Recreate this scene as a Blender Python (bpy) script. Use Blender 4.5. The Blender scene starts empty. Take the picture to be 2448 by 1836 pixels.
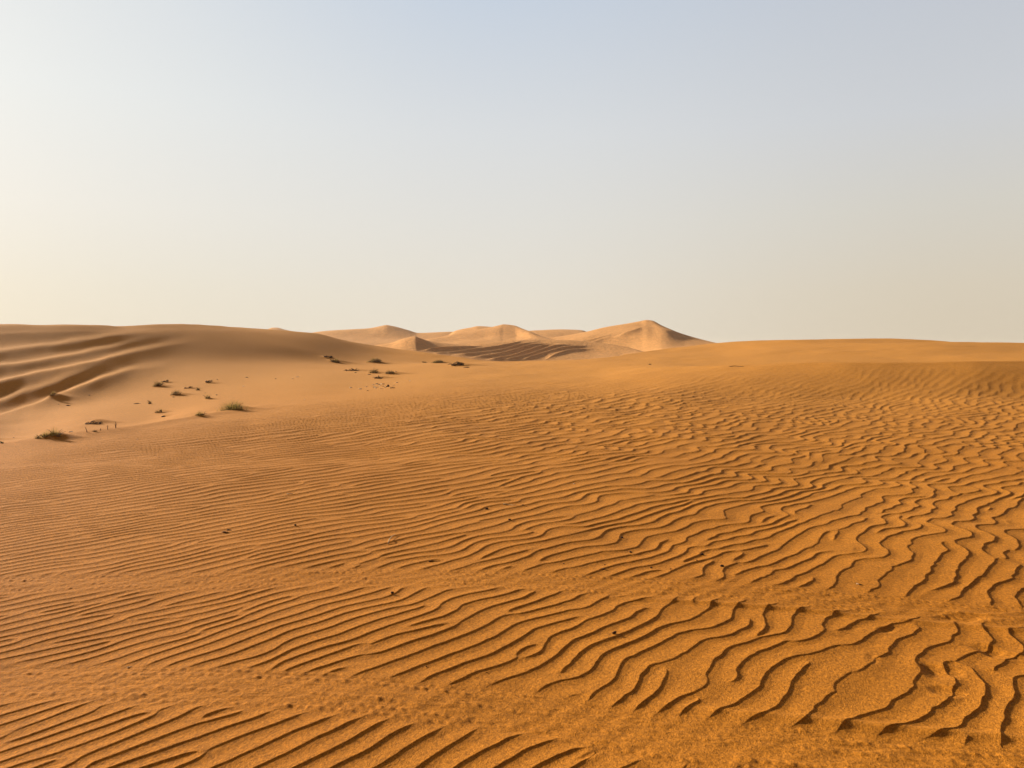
import bpy, bmesh, math, random
import numpy as np
from mathutils import Vector

# ---------------------------------------------------------------- camera, sky, sun, exposure
SC = bpy.context.scene
COL = SC.collection
F = 1903.0            # focal length in source pixels (2448 wide)
CX, HZ = 1224.0, 836.0
CAMZ = 1.5
cam_d = bpy.data.cameras.new('camera')
cam = bpy.data.objects.new('camera', cam_d); COL.objects.link(cam)
cam_d.sensor_width = 36.0
cam_d.lens = 36.0 * F / 2448.0
cam_d.shift_y = -(918.0 - HZ) / 2448.0
cam_d.clip_start = 0.05; cam_d.clip_end = 20000
cam.location = (0, 0, CAMZ); cam.rotation_euler = (math.radians(90), 0, 0)
SC.camera = cam

EXPO = 0.85
SKY_SUN = [(0, (222,214,197)), (.07, (226,219,204)), (.16, (232,228,219)), (.28, (231,233,230)), (.42, (225,228,228)), (.7, (140,138,140)), (1, (98,90,88))]
SKY_MID = [(0, (230,220,203)), (.07, (229,221,207)), (.16, (225,222,215)), (.26, (219,221,222)), (.42, (198,209,223)), (.7, (122,124,134)), (1, (98,90,88))]
SKY_FAR = [(0, (216,202,179)), (.07, (216,204,184)), (.16, (213,208,197)), (.26, (206,208,211)), (.42, (193,199,209)), (.7, (116,116,124)), (1, (98,90,88))]
SKY_BACK = [(0, (148,116,84)), (.13, (140,114,90)), (.3, (120,104,92)), (.6, (102,92,88)), (1, (98,90,88))]  # unseen sky behind and overhead, kept dim and warm to tint the shadow fill
SUN_EL = math.radians(18.0)
SUN_AZ = math.radians(-55.0)      # from +Y towards +X; negative = left of the view
w = bpy.data.worlds.new('World'); SC.world = w; w.use_nodes = True
nt = w.node_tree; bg = nt.nodes['Background']
sky = nt.nodes.new('ShaderNodeTexSky'); sky.sky_type = 'NISHITA'
sky.sun_disc = False; sky.sun_elevation = SUN_EL; sky.sun_rotation = SUN_AZ
sky.altitude = 0; sky.air_density = 1.0; sky.dust_density = 2.5; sky.ozone_density = 2.0
# dusty air: the clear sky is veiled by a pale layer, thick at the horizon and towards the sun
_N, _L = nt.nodes, nt.links
tc = _N.new('ShaderNodeTexCoord')
nrm = _N.new('ShaderNodeVectorMath'); nrm.operation = 'NORMALIZE'; _L.new(tc.outputs['Generated'], nrm.inputs[0])
sp = _N.new('ShaderNodeSeparateXYZ'); _L.new(nrm.outputs[0], sp.inputs[0])
def ramp(src, stops, lo, hi):
    mr = _N.new('ShaderNodeMapRange'); mr.inputs[1].default_value = lo; mr.inputs[2].default_value = hi
    _L.new(src, mr.inputs[0]); r = _N.new('ShaderNodeValToRGB'); e = r.color_ramp.elements
    while len(e) < len(stops): e.new(0.5)
    for i, (p, c) in enumerate(stops): e[i].position = p; e[i].color = (*[((x/255+.055)/1.055)**2.4 for x in c], 1)
    r.color_ramp.interpolation = 'EASE' if False else 'LINEAR'
    _L.new(mr.outputs[0], r.inputs[0]); return r.outputs[0]
# elevation ramps (sin of elevation 0..1) for the sunward and the far side of the view
sunny = ramp(sp.outputs[2], SKY_SUN, 0.0, 1.0)
shady = ramp(sp.outputs[2], SKY_FAR, 0.0, 1.0)
mid_ = ramp(sp.outputs[2], SKY_MID, 0.0, 1.0)
dt = _N.new('ShaderNodeVectorMath'); dt.operation = 'DOT_PRODUCT'; _L.new(nrm.outputs[0], dt.inputs[0])
dt.inputs[1].default_value = (math.sin(math.radians(-75)), math.cos(math.radians(-75)), 0)
def mixc(f, a, b):
    m = _N.new('ShaderNodeMix'); m.data_type = 'RGBA'
    if isinstance(f, float): m.inputs[0].default_value = f
    else: _L.new(f, m.inputs[0])
    _L.new(a, m.inputs[6]); _L.new(b, m.inputs[7]); return m.outputs[2]
def mrange(src, a, b):
    m = _N.new('ShaderNodeMapRange'); m.interpolation_type = 'SMOOTHSTEP'; m.inputs[1].default_value = a; m.inputs[2].default_value = b
    _L.new(src, m.inputs[0]); return m.outputs[0]
veil = mixc(mrange(dt.outputs['Value'], -0.30, 0.30), shady, mid_)
veil = mixc(mrange(dt.outputs['Value'], 0.24, 0.80), veil, sunny)
back = ramp(sp.outputs[2], SKY_BACK, 0.0, 1.0)
veil = mixc(mrange(sp.outputs[1], 0.55, -0.3), veil, back)
sc_ = _N.new('ShaderNodeVectorMath'); sc_.operation = 'SCALE'; _L.new(veil, sc_.inputs[0]); sc_.inputs['Scale'].default_value = 10.0 / 2**EXPO
skyc = mixc(0.95, sky.outputs[0], sc_.outputs[0])
_L.new(skyc, bg.inputs[0]); bg.inputs[1].default_value = 0.10

sd = bpy.data.lights.new('sun', 'SUN'); so = bpy.data.objects.new('sun', sd); COL.objects.link(so)
sd.energy = 4.6; sd.angle = math.radians(3.0); sd.color = (1.0, 0.92, 0.76)
sdir = Vector((math.sin(SUN_AZ) * math.cos(SUN_EL), math.cos(SUN_AZ) * math.cos(SUN_EL), math.sin(SUN_EL)))
so.rotation_euler = sdir.to_track_quat('Z', 'Y').to_euler()
so.location = (-30, 10, 30)
SC.view_settings.view_transform = 'Standard'; SC.view_settings.look = 'None'
SC.view_settings.exposure = EXPO; SC.view_settings.gamma = 1.0

# ---------------------------------------------------------------- materials
def new_mat(name):
    m = bpy.data.materials.new(name); m.use_nodes = True
    return m, m.node_tree, m.node_tree.nodes['Principled BSDF']

def sand_material(name, colA, colB, colC=None, far=False):
    m, t, b = new_mat(name)
    N = t.nodes; L = t.links
    b.inputs['Roughness'].default_value = 0.95
    b.inputs['Specular IOR Level'].default_value = 0.12
    geo = N.new('ShaderNodeNewGeometry')
    # broad drifts of slightly different sand
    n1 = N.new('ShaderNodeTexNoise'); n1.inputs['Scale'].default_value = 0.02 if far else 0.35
    n1.inputs['Detail'].default_value = 5
    L.new(geo.outputs['Position'], n1.inputs['Vector'])
    r1 = N.new('ShaderNodeValToRGB'); r1.color_ramp.elements[0].position = 0.3; r1.color_ramp.elements[1].position = 0.7
    r1.color_ramp.elements[0].color = (*colA, 1); r1.color_ramp.elements[1].color = (*colB, 1)
    L.new(n1.outputs[0], r1.inputs[0])
    last = r1.outputs[0]
    g3 = N.new('ShaderNodeTexNoise'); g3.inputs['Scale'].default_value = 0.8 if far else 9.0
    g3.inputs['Detail'].default_value = 9; g3.inputs['Roughness'].default_value = 0.85
    L.new(geo.outputs['Position'], g3.inputs['Vector'])
    m3_ = N.new('ShaderNodeMapRange'); m3_.inputs[1].default_value = 0.3; m3_.inputs[2].default_value = 0.7
    m3_.inputs[3].default_value = 0.84; m3_.inputs[4].default_value = 1.16
    L.new(g3.outputs[0], m3_.inputs[0])
    s3_ = N.new('ShaderNodeVectorMath'); s3_.operation = 'SCALE'; L.new(last, s3_.inputs[0]); L.new(m3_.outputs[0], s3_.inputs['Scale'])
    last = s3_.outputs[0]
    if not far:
        # redder colour close by, blending to a paler one with distance
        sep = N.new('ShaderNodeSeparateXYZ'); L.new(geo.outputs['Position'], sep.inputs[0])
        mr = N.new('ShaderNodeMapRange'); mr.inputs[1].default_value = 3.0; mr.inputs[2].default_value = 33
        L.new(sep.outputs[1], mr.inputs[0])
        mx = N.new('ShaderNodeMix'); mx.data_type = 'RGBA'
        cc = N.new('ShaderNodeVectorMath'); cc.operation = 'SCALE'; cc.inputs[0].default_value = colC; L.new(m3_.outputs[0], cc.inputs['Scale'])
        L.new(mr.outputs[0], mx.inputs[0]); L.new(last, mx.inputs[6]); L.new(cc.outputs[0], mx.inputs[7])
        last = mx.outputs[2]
    # grain speckle
    g1 = N.new('ShaderNodeTexNoise'); g1.inputs['Scale'].default_value = 3.0 if far else 150
    g1.inputs['Detail'].default_value = 3; g1.inputs['Roughness'].default_value = 0.8
    mp = N.new('ShaderNodeMapping'); mp.inputs['Rotation'].default_value = (0, 0, math.radians(-40))
    mp.inputs['Scale'].default_value = (1.0, 0.65, 1.0)
    L.new(geo.outputs['Position'], mp.inputs[0]); L.new(mp.outputs[0], g1.inputs['Vector'])
    g2 = N.new('ShaderNodeTexNoise'); g2.inputs['Scale'].default_value = 1.2 if far else 70
    g2.inputs['Detail'].default_value = 4; g2.inputs['Roughness'].default_value = 0.65
    L.new(mp.outputs[0], g2.inputs['Vector'])
    ad = N.new('ShaderNodeMath'); ad.operation = 'ADD'
    L.new(g1.outputs[0], ad.inputs[0]); L.new(g2.outputs[0], ad.inputs[1])
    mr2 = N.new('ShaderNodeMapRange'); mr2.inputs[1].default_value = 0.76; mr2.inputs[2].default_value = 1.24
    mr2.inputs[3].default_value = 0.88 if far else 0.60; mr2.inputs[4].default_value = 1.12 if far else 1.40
    L.new(ad.outputs[0], mr2.inputs[0])
    mu = N.new('ShaderNodeVectorMath'); mu.operation = 'SCALE'
    L.new(last, mu.inputs[0]); L.new(mr2.outputs[0], mu.inputs['Scale'])
    L.new(mu.outputs[0], b.inputs['Base Color'])
    bp = N.new('ShaderNodeBump'); bp.inputs['Strength'].default_value = 0.55
    bp.inputs['Distance'].default_value = 0.35 if far else 0.012
    L.new(ad.outputs[0], bp.inputs['Height']); L.new(bp.outputs[0], b.inputs['Normal'])
    return m

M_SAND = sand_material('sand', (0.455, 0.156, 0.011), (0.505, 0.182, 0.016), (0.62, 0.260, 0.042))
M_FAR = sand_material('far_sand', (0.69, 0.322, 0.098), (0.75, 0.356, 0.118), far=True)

def plain_mat(name, c1, c2, scale=30, rough=0.9):
    m, t, b = new_mat(name)
    N = t.nodes; L = t.links
    tc = N.new('ShaderNodeTexCoord'); n = N.new('ShaderNodeTexNoise'); n.inputs['Scale'].default_value = scale
    n.inputs['Detail'].default_value = 4
    L.new(tc.outputs['Object'], n.inputs['Vector'])
    r = N.new('ShaderNodeValToRGB'); r.color_ramp.elements[0].position = 0.35; r.color_ramp.elements[1].position = 0.65
    r.color_ramp.elements[0].color = (*c1, 1); r.color_ramp.elements[1].color = (*c2, 1)
    L.new(n.outputs[0], r.inputs[0]); L.new(r.outputs[0], b.inputs['Base Color'])
    b.inputs['Roughness'].default_value = rough; b.inputs['Specular IOR Level'].default_value = 0.2
    return m
M_DRY = plain_mat('dry_stem', (0.16, 0.09, 0.035), (0.30, 0.19, 0.08))
M_DARK = plain_mat('dark_twig', (0.05, 0.028, 0.014), (0.11, 0.06, 0.03))
M_GREEN = plain_mat('grass_green', (0.10, 0.095, 0.025), (0.26, 0.32, 0.06), 8)
def leaf_mat(name, c1, c2):
    m = plain_mat(name, c1, c2, 8); t = m.node_tree
    b = t.nodes['Principled BSDF']; out = [n for n in t.nodes if n.type == 'OUTPUT_MATERIAL'][0]
    tr = t.nodes.new('ShaderNodeBsdfTranslucent'); mx = t.nodes.new('ShaderNodeMixShader'); mx.inputs[0].default_value = 0.45
    t.links.new(b.inputs['Base Color'].links[0].from_socket, tr.inputs[0])
    t.links.new(b.outputs[0], mx.inputs[1]); t.links.new(tr.outputs[0], mx.inputs[2]); t.links.new(mx.outputs[0], out.inputs[0])
    return m
M_GREEN = leaf_mat('grass_green', (0.20, 0.16, 0.03), (0.42, 0.32, 0.08))
M_DRY = leaf_mat('dry_stem', (0.22, 0.13, 0.05), (0.42, 0.27, 0.11))
M_STRAW = plain_mat('pale_straw', (0.50, 0.36, 0.18), (0.66, 0.50, 0.28))
M_DUNG = plain_mat('dark_pebble', (0.035, 0.022, 0.016), (0.09, 0.05, 0.03), 120)
M_STONE = plain_mat('pale_stone', (0.85, 0.68, 0.44), (0.92, 0.78, 0.55), 12)

# ---------------------------------------------------------------- numeric helpers
def pchip(xk, yk, x):
    """monotone cubic, 1-D knots; yk (n, ...) interpolated at x (m,) -> (m, ...)"""
    xk = np.asarray(xk, float); yk = np.asarray(yk, float)
    h = np.diff(xk).reshape((-1,) + (1,) * (yk.ndim - 1)); d = np.diff(yk, axis=0) / h
    m = np.zeros_like(yk)
    w1 = 2 * h[1:] + h[:-1]; w2 = h[1:] + 2 * h[:-1]
    with np.errstate(divide='ignore', invalid='ignore'):
        mm = (w1 + w2) / (w1 / d[:-1] + w2 / d[1:])
    m[1:-1] = np.where(d[:-1] * d[1:] > 0, mm, 0); m[0] = d[0]; m[-1] = d[-1]
    i = np.clip(np.searchsorted(xk, x) - 1, 0, len(xk) - 2)
    hh = (xk[i + 1] - xk[i]).reshape((-1,) + (1,) * (yk.ndim - 1))
    t = ((x - xk[i]).reshape(hh.shape) / hh)
    t = np.clip(t, 0, 1)
    return ((2*t**3 - 3*t**2 + 1) * yk[i] + (t**3 - 2*t**2 + t) * hh * m[i]
            + (-2*t**3 + 3*t**2) * yk[i+1] + (t**3 - t**2) * hh * m[i+1])

def loft(Yk, Zk, Yq):
    """per column monotone cubic: Yk, Zk (ribs, cols); Yq (rows,) -> (rows, cols)"""
    h = np.diff(Yk, axis=0); d = np.diff(Zk, axis=0) / h
    m = np.zeros_like(Zk)
    w1 = 2*h[1:] + h[:-1]; w2 = h[1:] + 2*h[:-1]
    with np.errstate(divide='ignore', invalid='ignore'):
        mm = (w1 + w2) / (w1 / d[:-1] + w2 / d[1:])
    m[1:-1] = np.where(d[:-1]*d[1:] > 0, mm, 0); m[0] = d[0]; m[-1] = d[-1]
    out = np.zeros((len(Yq), Yk.shape[1]))
    for k in range(Yk.shape[0] - 1):
        a, b = Yk[k], Yk[k+1]
        r0 = np.searchsorted(Yq, a.min()); r1 = np.searchsorted(Yq, b.max(), side='right')
        if k == 0: r0 = 0
        if k == Yk.shape[0] - 2: r1 = len(Yq)
        if r1 <= r0: continue
        Y = Yq[r0:r1, None]
        t = (Y - a) / (b - a)
        inside = (t >= 0) & (t <= 1)
        if k == 0: inside |= t < 0
        if k == Yk.shape[0] - 2: inside |= t > 1
        t = np.clip(t, 0, 1); H = b - a
        z = ((2*t**3 - 3*t**2 + 1) * Zk[k] + (t**3 - 2*t**2 + t) * H * m[k]
             + (-2*t**3 + 3*t**2) * Zk[k+1] + (t**3 - t**2) * H * m[k+1])
        out[r0:r1] = np.where(inside, z, out[r0:r1])
    return out

def blur(a, s, axis):
    if s <= 0: return a
    r = int(3 * s) + 1; k = np.exp(-0.5 * (np.arange(-r, r+1) / s)**2); k /= k.sum()
    a = np.moveaxis(a, axis, 0)
    p = np.concatenate([np.repeat(a[:1], r, 0), a, np.repeat(a[-1:], r, 0)], 0)
    o = np.zeros_like(a)
    for i, kk in enumerate(k): o += kk * p[i:i+len(a)]
    return np.moveaxis(o, 0, axis)

def vnoise(x, y, seed=0):
    """smooth value noise, about -1..1"""
    xi = np.floor(x).astype(np.int64); yi = np.floor(y).astype(np.int64)
    fx = x - xi; fy = y - yi
    fx = fx*fx*fx*(fx*(fx*6-15)+10); fy = fy*fy*fy*(fy*(fy*6-15)+10)
    def hsh(a, b):
        n = (a * 374761393 + b * 668265263 + seed * 1442695041) & 0x7fffffff
        n = ((n ^ (n >> 13)) * 1274126177) & 0x7fffffff
        n = (n ^ (n >> 16)) & 0xffff
        return n / 32767.5 - 1.0
    a = hsh(xi, yi); b = hsh(xi+1, yi); c = hsh(xi, yi+1); d = hsh(xi+1, yi+1)
    return (a*(1-fx) + b*fx) * (1-fy) + (c*(1-fx) + d*fx) * fy
def fbm(x, y, seed=0, octv=3):
    o = 0; a = 1.0
    for i in range(octv):
        o = o + a * vnoise(x * 2**i + 17*i, y * 2**i - 9*i, seed + i); a *= 0.5
    return o
def smooth(e0, e1, x):
    t = np.clip((x - e0) / (e1 - e0), 0, 1); return t*t*(3-2*t)

def grid_mesh(name, X, Y, Z, mat):
    nr, nc = X.shape
    co = np.empty((nr*nc, 3), np.float32)
    co[:, 0] = X.ravel(); co[:, 1] = Y.ravel(); co[:, 2] = Z.ravel()
    idx = np.arange(nr*nc, dtype=np.int32).reshape(nr, nc)
    q = np.stack([idx[:-1, :-1], idx[:-1, 1:], idx[1:, 1:], idx[1:, :-1]], -1).reshape(-1, 4)
    me = bpy.data.meshes.new(name)
    me.vertices.add(nr*nc); me.vertices.foreach_set('co', co.ravel())
    me.loops.add(q.size); me.loops.foreach_set('vertex_index', q.ravel())
    me.polygons.add(len(q))
    me.polygons.foreach_set('loop_start', np.arange(0, q.size, 4, dtype=np.int32))
    me.polygons.foreach_set('use_smooth', np.ones(len(q), bool))
    me.update(calc_edges=True)
    me.materials.append(mat)
    o = bpy.data.objects.new(name, me); COL.objects.link(o); o['kind'] = 'structure'
    return o
def vz(v, Y): return CAMZ - (v - HZ) / F * Y          # source row at distance Y -> height

# ---------------------------------------------------------------- ripple field
def ripple_length(px, Y):
    return (np.interp(px, [-300, 300, 900, 1400, 1900, 2450, 3000], [.086, .098, .120, .130, .138, .148, .150])
            * (np.interp(Y, [3, 4.3, 6, 8.5, 12, 17, 21], [1.0, 1.0, 1.15, 1.55, 2.2, 3.1, 3.5])*(1-smooth(1300, 2000, px))
               + np.interp(Y, [3, 4.3, 6, 8.5, 12, 17, 21], [1.0, 1.0, 1.12, 1.34, 1.60, 1.8, 1.8])*smooth(1300, 2000, px)))


class RippleField:
    """complex field whose phase runs from crest to crest; made by repeated local band-pass of noise,
    so crests fork and end as wind ripples do"""
    def __init__(self, n, d, x0, y0, lams, seed, iters=2):
        rng = np.random.default_rng(seed)
        X, Y = np.meshgrid(x0 + d*np.arange(n), y0 + d*np.arange(n))
        px = CX + F * X / np.maximum(Y, 1.0)
        right = smooth(1000, 2200, px)
        ang = np.interp(px, [-300, 300, 900, 1400, 1900, 2450, 3000], [47, 48, 47, 48, 47, 45, 44])
        ang = ang + (5+8*right)*vnoise(X/1.6, Y/1.6, 5) + 5*smooth(2, -1, X)*smooth(5, 3, Y)
        lam = ripple_length(px, Y) * (1 + .07*vnoise(X/1.3, Y/1.3, 9))
        kx = 2*np.pi*np.fft.fftfreq(n, d); KX, KY = np.meshgrid(kx, kx)
        bands = []; W = []; step = math.log(lams[1]/lams[0])
        for a in [28, 38, 48, 58, 68]:
            for l in lams:
                wgt = np.exp(-0.5*((ang-a)/5.5)**2 - 0.5*((np.log(lam)-math.log(l))/(step*0.6))**2)
                if wgt.max() < 0.05: continue
                ar = math.radians(a); k0 = 2*math.pi/l
                nx, ny = math.sin(ar), -math.cos(ar)
                kp = KX*nx + KY*ny; kt = -KX*ny + KY*nx
                bands.append(np.exp(-0.5*((kp-k0)/(0.19*k0))**2 - 0.5*(kt/(0.18*k0))**2).astype(np.float32))
                W.append(wgt.astype(np.float32))
        S = sum(W) + 1e-6
        z = (rng.standard_normal((n, n)) + 1j*rng.standard_normal((n, n))).astype(np.complex64)
        for it in range(iters):
            Z_ = np.fft.fft2(z); o = 0
            for b_, w_ in zip(bands, W):
                o = o + w_ * np.fft.ifft2(Z_ * b_)
            o = o / S; a = np.abs(o); z = o / (a + 0.25*a.mean())
        self.kc = 2*math.pi/lams[len(lams)//2] * np.array([math.sin(math.radians(48)), -math.cos(math.radians(48))])
        self.z = z * np.exp(-1j*(self.kc[0]*X + self.kc[1]*Y)); self.n, self.d, self.x0, self.y0 = n, d, x0, y0
    def __call__(self, x, y):
        fx = np.clip((x - self.x0)/self.d, 1, self.n-3.001); fy = np.clip((y - self.y0)/self.d, 1, self.n-3.001)
        ix = fx.astype(np.int64); iy = fy.astype(np.int64); tx = fx-ix; ty = fy-iy
        def wts(t):
            return (-.5*t+t*t-.5*t**3, 1-2.5*t*t+1.5*t**3, .5*t+2*t*t-1.5*t**3, -.5*t*t+.5*t**3)
        wx = wts(tx); wy = wts(ty); o = 0
        for j in range(4):
            row = 0
            for i in range(4): row = row + wx[i] * self.z[iy-1+j, ix-1+i]
            o = o + wy[j]*row
        return o * np.exp(1j*(self.kc[0]*x + self.kc[1]*y))

def ripple_profile(ph):
    """ph increases down-wind; gentle windward rise, crest at 0.66, short lee, flat trough; range 0..1"""
    t = (ph/(2*math.pi)) % 1.0
    c = 0.60
    up = np.clip(t/c, 0, 1)
    up = 0.45*up + 0.55*up**1.6
    dn = np.clip((t-c)/(1-c), 0, 1)
    dn = 0.33*(1-smooth(0.0, 0.12, dn)) + 0.67*(1-dn)**1.6
    h = np.where(t < c, up, dn)
    return h

# ---------------------------------------------------------------- the main sheet of sand
# columns: source px; ribs: (distance, row)
T = {
 #px      M(near mid)   E(edge)       dip           floor         toe           mid           shoulder     crest
 -1500: [(7.5,1215),  (11.5,1095), (13.0,1100), (16,1090),   (21,1050),   (24,975),   (29,862),   (33,785)],
 -500: [(8,1193),   (12.2,1080), (13.6,1092), (17,1075),   (22,1035),   (26.5,940),   (31,855),   (36,778)],
 0:    [(8,1193),   (13,1064),   (14.5,1077), (18,1060),   (25,1010),   (30,916),   (35,836),   (40.5,774)],
 200:  [(9,1153),   (14.3,1034), (15.9,1043), (19,1030),   (27,972),    (33,891),   (38.5,830),   (44,776)],
 350:  [(10,1121),  (16,1018),   (17.8,1021), (22,1002),   (30,938),    (37.5,873),   (43,820),   (49.5,774.5)],
 500:  [(11,1095),  (19,990),    (21,985),    (26,957),    (36,895),    (42,865),   (47.2,818),   (56,777)],
 600:  [(12,1074),  (21,977),    (23.5,968),  (29,935),    (39,888),    (45,866),   (50.6,821),   (60,784)],
 750:  [(13,1055),  (25,950),    (29,928),    (34,907),    (45,879),    (50,865),   (54.5,831),   (64,796)],
 900:  [(14,1038),  (30,925),    (34,909),    (40,892),    (50,875),    (54,867),   (60,848),   (65.5,826)],
 1060: [(15,1022),  (34,903),    (41,886),    (48,873),    (54,866.5),  (56,868),   (59,857),   (61.5,848)],
 1165: [(15.5,1014),(36,896),    (43,880),    (49,870),    (54,866),    (55,865.3), (56.5,864.2),   (58,863)],
 1285: [(16,1006),  (36,895),    (41,882),    (46,871),    (49,866.5),  (51,864),   (52.5,863), (54,862)],
 1421: [(16,1003),  (35,892),    (40,877),    (44,868),    (47,862.5),  (49,860),   (50.5,858.5), (52,857)],
 1500: [(16.5,997),  (33.5,887),    (39,874),    (45,864),    (50,857),    (54,852),   (57,848.5), (60,845)],
 1600: [(17.8,980), (31.5,880.5),    (38,872),    (45,860),    (52,850),    (60,841),   (64,837),   (68,833)],
 1702: [(19.2,968), (29.8,876),    (36,875),    (43,862),    (52,848),    (60,836),   (66,828),   (72,820.5)],
 1865: [(20.3,960), (28,871),    (34.5,872.5),(42,859),    (52,840),    (61,826),   (67,820),   (74,813.5)],
 2046: [(21,957), (26.5,868),    (33.5,871),  (41,858),    (50,841),    (60,824),   (66,817),   (75,811)],
 2172: [(21,957), (26,867),  (33,871),    (41,858),    (50,841),    (60,822),   (67,816),   (75,808)],
 2371: [(21,957), (25.5,864.5),  (32.5,869),  (40,858),    (49,846),    (60,830),   (67,825),   (74,820)],
 2448: [(21,957), (25.5,864),    (32.5,868),  (40,858),    (49,848),    (60,834),   (67,828),   (74,824)],
 3000: [(21,957), (27,860),  (32,866),    (40,858),    (49,850),    (60,843),   (67,840),   (74,838)],
 4200: [(21,957), (27,856),    (31,862),    (40,856),    (49,850),    (60,848),   (67,847),   (74,846)],
}
pxk = sorted(T)
for k_ in pxk:                      # the right dune bends round towards the left
    f_ = 0.36*float(np.clip((k_-1650)/800, 0, 1.3)); e_ = T[k_][1][0]
    T[k_] = T[k_][:2] + [(e_+(y_-e_)*(1-f_), v_) for y_, v_ in T[k_][2:]]
Yt = np.array([[p[0] for p in T[k]] for k in pxk]); Zt = np.array([[vz(p[1], p[0]) for p in T[k]] for k in pxk])
# skyline drawn more finely (source px, row)
SKY_L = [(-1500,785),(-500,778),(0,774),(81,776),(183,775),(240,777),(301,780),(345,776.5),(386,774),(440,775),(488,777),(610,785),(671,789),
         (753,796),(813,811),(867,821),(935,832),(1003,840),(1057,848),(1111,855),(1165,863),(1225,863.5),(1285,862),(1421,857),
         (1500,845),(1597,833),(1665,825),(1714,820),(1793,815),(1880,813),(1937,814),(2046,811),(2172,808),(2263,810),(2371,820),(2448,824),(3000,838),(4200,846)]
# near edge of the foreground dune
EDGE_L = [(-1500,1095),(-500,1080),(0,1064),(47,1057),(87,1047),(142,1043),(206,1034),(278,1024),(348,1018),(420,1003),(468,994),(537,984),(600,977)]

def columns():
    inner = np.linspace(-0.67, 0.67, 1420)
    st = inner[1]-inner[0]; out = []; u = 0.67; s = st
    while u < 1.45:
        s = min(s*1.03, 0.0020 if u < 1.0 else 0.02); u += s; out.append(u)
    out = np.array(out)
    return np.concatenate([-out[::-1], inner, out])
U = columns(); PX = CX + F*U
def rows():
    ys = [0.25]; y = 0.25
    while y < 1150:
        if y < 2.4: s = 0.02
        elif y < 86: s = min(max(y*y*0.33/(796*1.5), 0.0035), 0.16)
        else: s = s*1.15
        y += s; ys.append(y)
    return np.array(ys)
YR = rows()
Yk = pchip(pxk, Yt, PX).T.copy(); Zk = pchip(pxk, Zt, PX).T.copy()      # (8, cols)
sky_v = pchip([p[0] for p in SKY_L], [p[1] for p in SKY_L], PX)
Zk[7] = CAMZ - (sky_v-HZ)/F*Yk[7]
edge_v = pchip([p[0] for p in EDGE_L], [p[1] for p in EDGE_L], PX)
msk = PX < 600
edge_v = blur(edge_v, 16, 0)
Zk[1][msk] = (CAMZ - (edge_v-HZ)/F*Yk[1])[msk]
nc = len(U)
one = np.ones(nc)
sl_ = np.clip((Zk[1]-Zk[0])/(Yk[1]-Yk[0]), -0.02, 0.3)
brow_y = Yk[1]-0.5; brow_z = Zk[1]-0.5*sl_
Yall = np.vstack([0.2*one, 5.0*one, Yk[:1], brow_y, Yk[1:], Yk[7]+9, Yk[7]+30, 400*one, 1200*one])
Zall = np.vstack([0*one, 0*one, Zk[:1], brow_z, Zk[1:], Zk[7]-2.2, np.minimum(Zk[7]-5, -4.0), -9*one, -12*one])
# the right part of the near field starts to climb sooner
Z = loft(Yall, Zall, YR)
sm = blur(Z, 6, 1)
Z = sm
X = YR[:, None]*U[None, :]; Yg = np.repeat(YR[:, None], nc, 1)
PXg = np.repeat(PX[None, :], len(YR), 0)
V = HZ + F*(CAMZ - Z)/Yg            # row each point projects to

# --- broad undulation
Z += 0.03*fbm(X/3.1, Yg/3.1, 21, 2)*smooth(1.5, 6, Yg)*(1-smooth(60, 90, Yg))
Z += 0.012*fbm(X/1.1, Yg/1.1, 27, 2)*(1-smooth(60, 90, Yg))

_r0, _r1 = np.searchsorted(YR, 22), np.searchsorted(YR, 78)
_blk = blur(blur(Z[_r0:_r1], 26, 1), 4, 0)
_w = ((1-smooth(900, 1150, PXg))*smooth(0.3, 3.5, Yk[7][None, :]-Yg)*smooth(22, 25, Yg))[_r0:_r1]
Z[_r0:_r1] = Z[_r0:_r1]*(1-_w)+_blk*_w
V = HZ + F*(CAMZ - Z)/Yg
# bright lip along the rim of the near dune
Z += 0.035*np.exp(-((Yg-Yk[1][None, :]+0.1)/0.55)**2)*(1-smooth(450, 700, PXg))
# --- long soft ridges running up the left dune (source polyline, half width above / below, height)
def ridge(poly, up, dn, amp, x0, x1, fade=90):
    global Z
    xs = [p[0] for p in poly]; vs = [p[1] for p in poly]
    c0 = np.searchsorted(PX, x0-fade); c1 = np.searchsorted(PX, x1+fade)
    r0 = np.searchsorted(YR, 19); r1 = np.searchsorted(YR, 80)
    vl = pchip(xs, vs, np.clip(PX[c0:c1], xs[0], xs[-1]))[None, :]
    dv = V[r0:r1, c0:c1] - vl + 2.0*vnoise(PXg[r0:r1, c0:c1]/45, V[r0:r1, c0:c1]/30, 3)
    b = np.where(dv < 0, np.exp(-(dv/up)**2), np.exp(-(np.maximum(dv, 0)/dn)**1.5))
    wx = smooth(x0-fade, x0, PX[c0:c1])*(1-smooth(x1, x1+fade, PX[c0:c1]))
    front = (Yg[r0:r1, c0:c1] < Yk[7][None, c0:c1])
    Z[r0:r1, c0:c1] += amp*b*wx[None, :]*front*smooth(0, 6, Yk[7][None, c0:c1]-Yg[r0:r1, c0:c1])
ridge([(-700,1190),(0,1013),(60,992),(130,965),(200,938),(260,912),(330,890),(420,872)], 12, 24, 0.25, -600, 170, 280)
ridge([(-700,1120),(0,973),(60,950),(130,928),(190,906),(250,888),(330,870)], 12, 18, 0.14, -600, 90, 220)
ridge([(-700,1060),(0,928),(60,915),(140,899),(240,875),(320,852),(400,832),(470,818),(560,805)], 12, 24, 0.24, -600, 190, 330)
ridge([(-700,980),(0,888),(70,877),(160,862),(250,843),(330,822),(400,808),(470,800),(560,795)], 12, 20, 0.19, -600, 130, 330)
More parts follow.
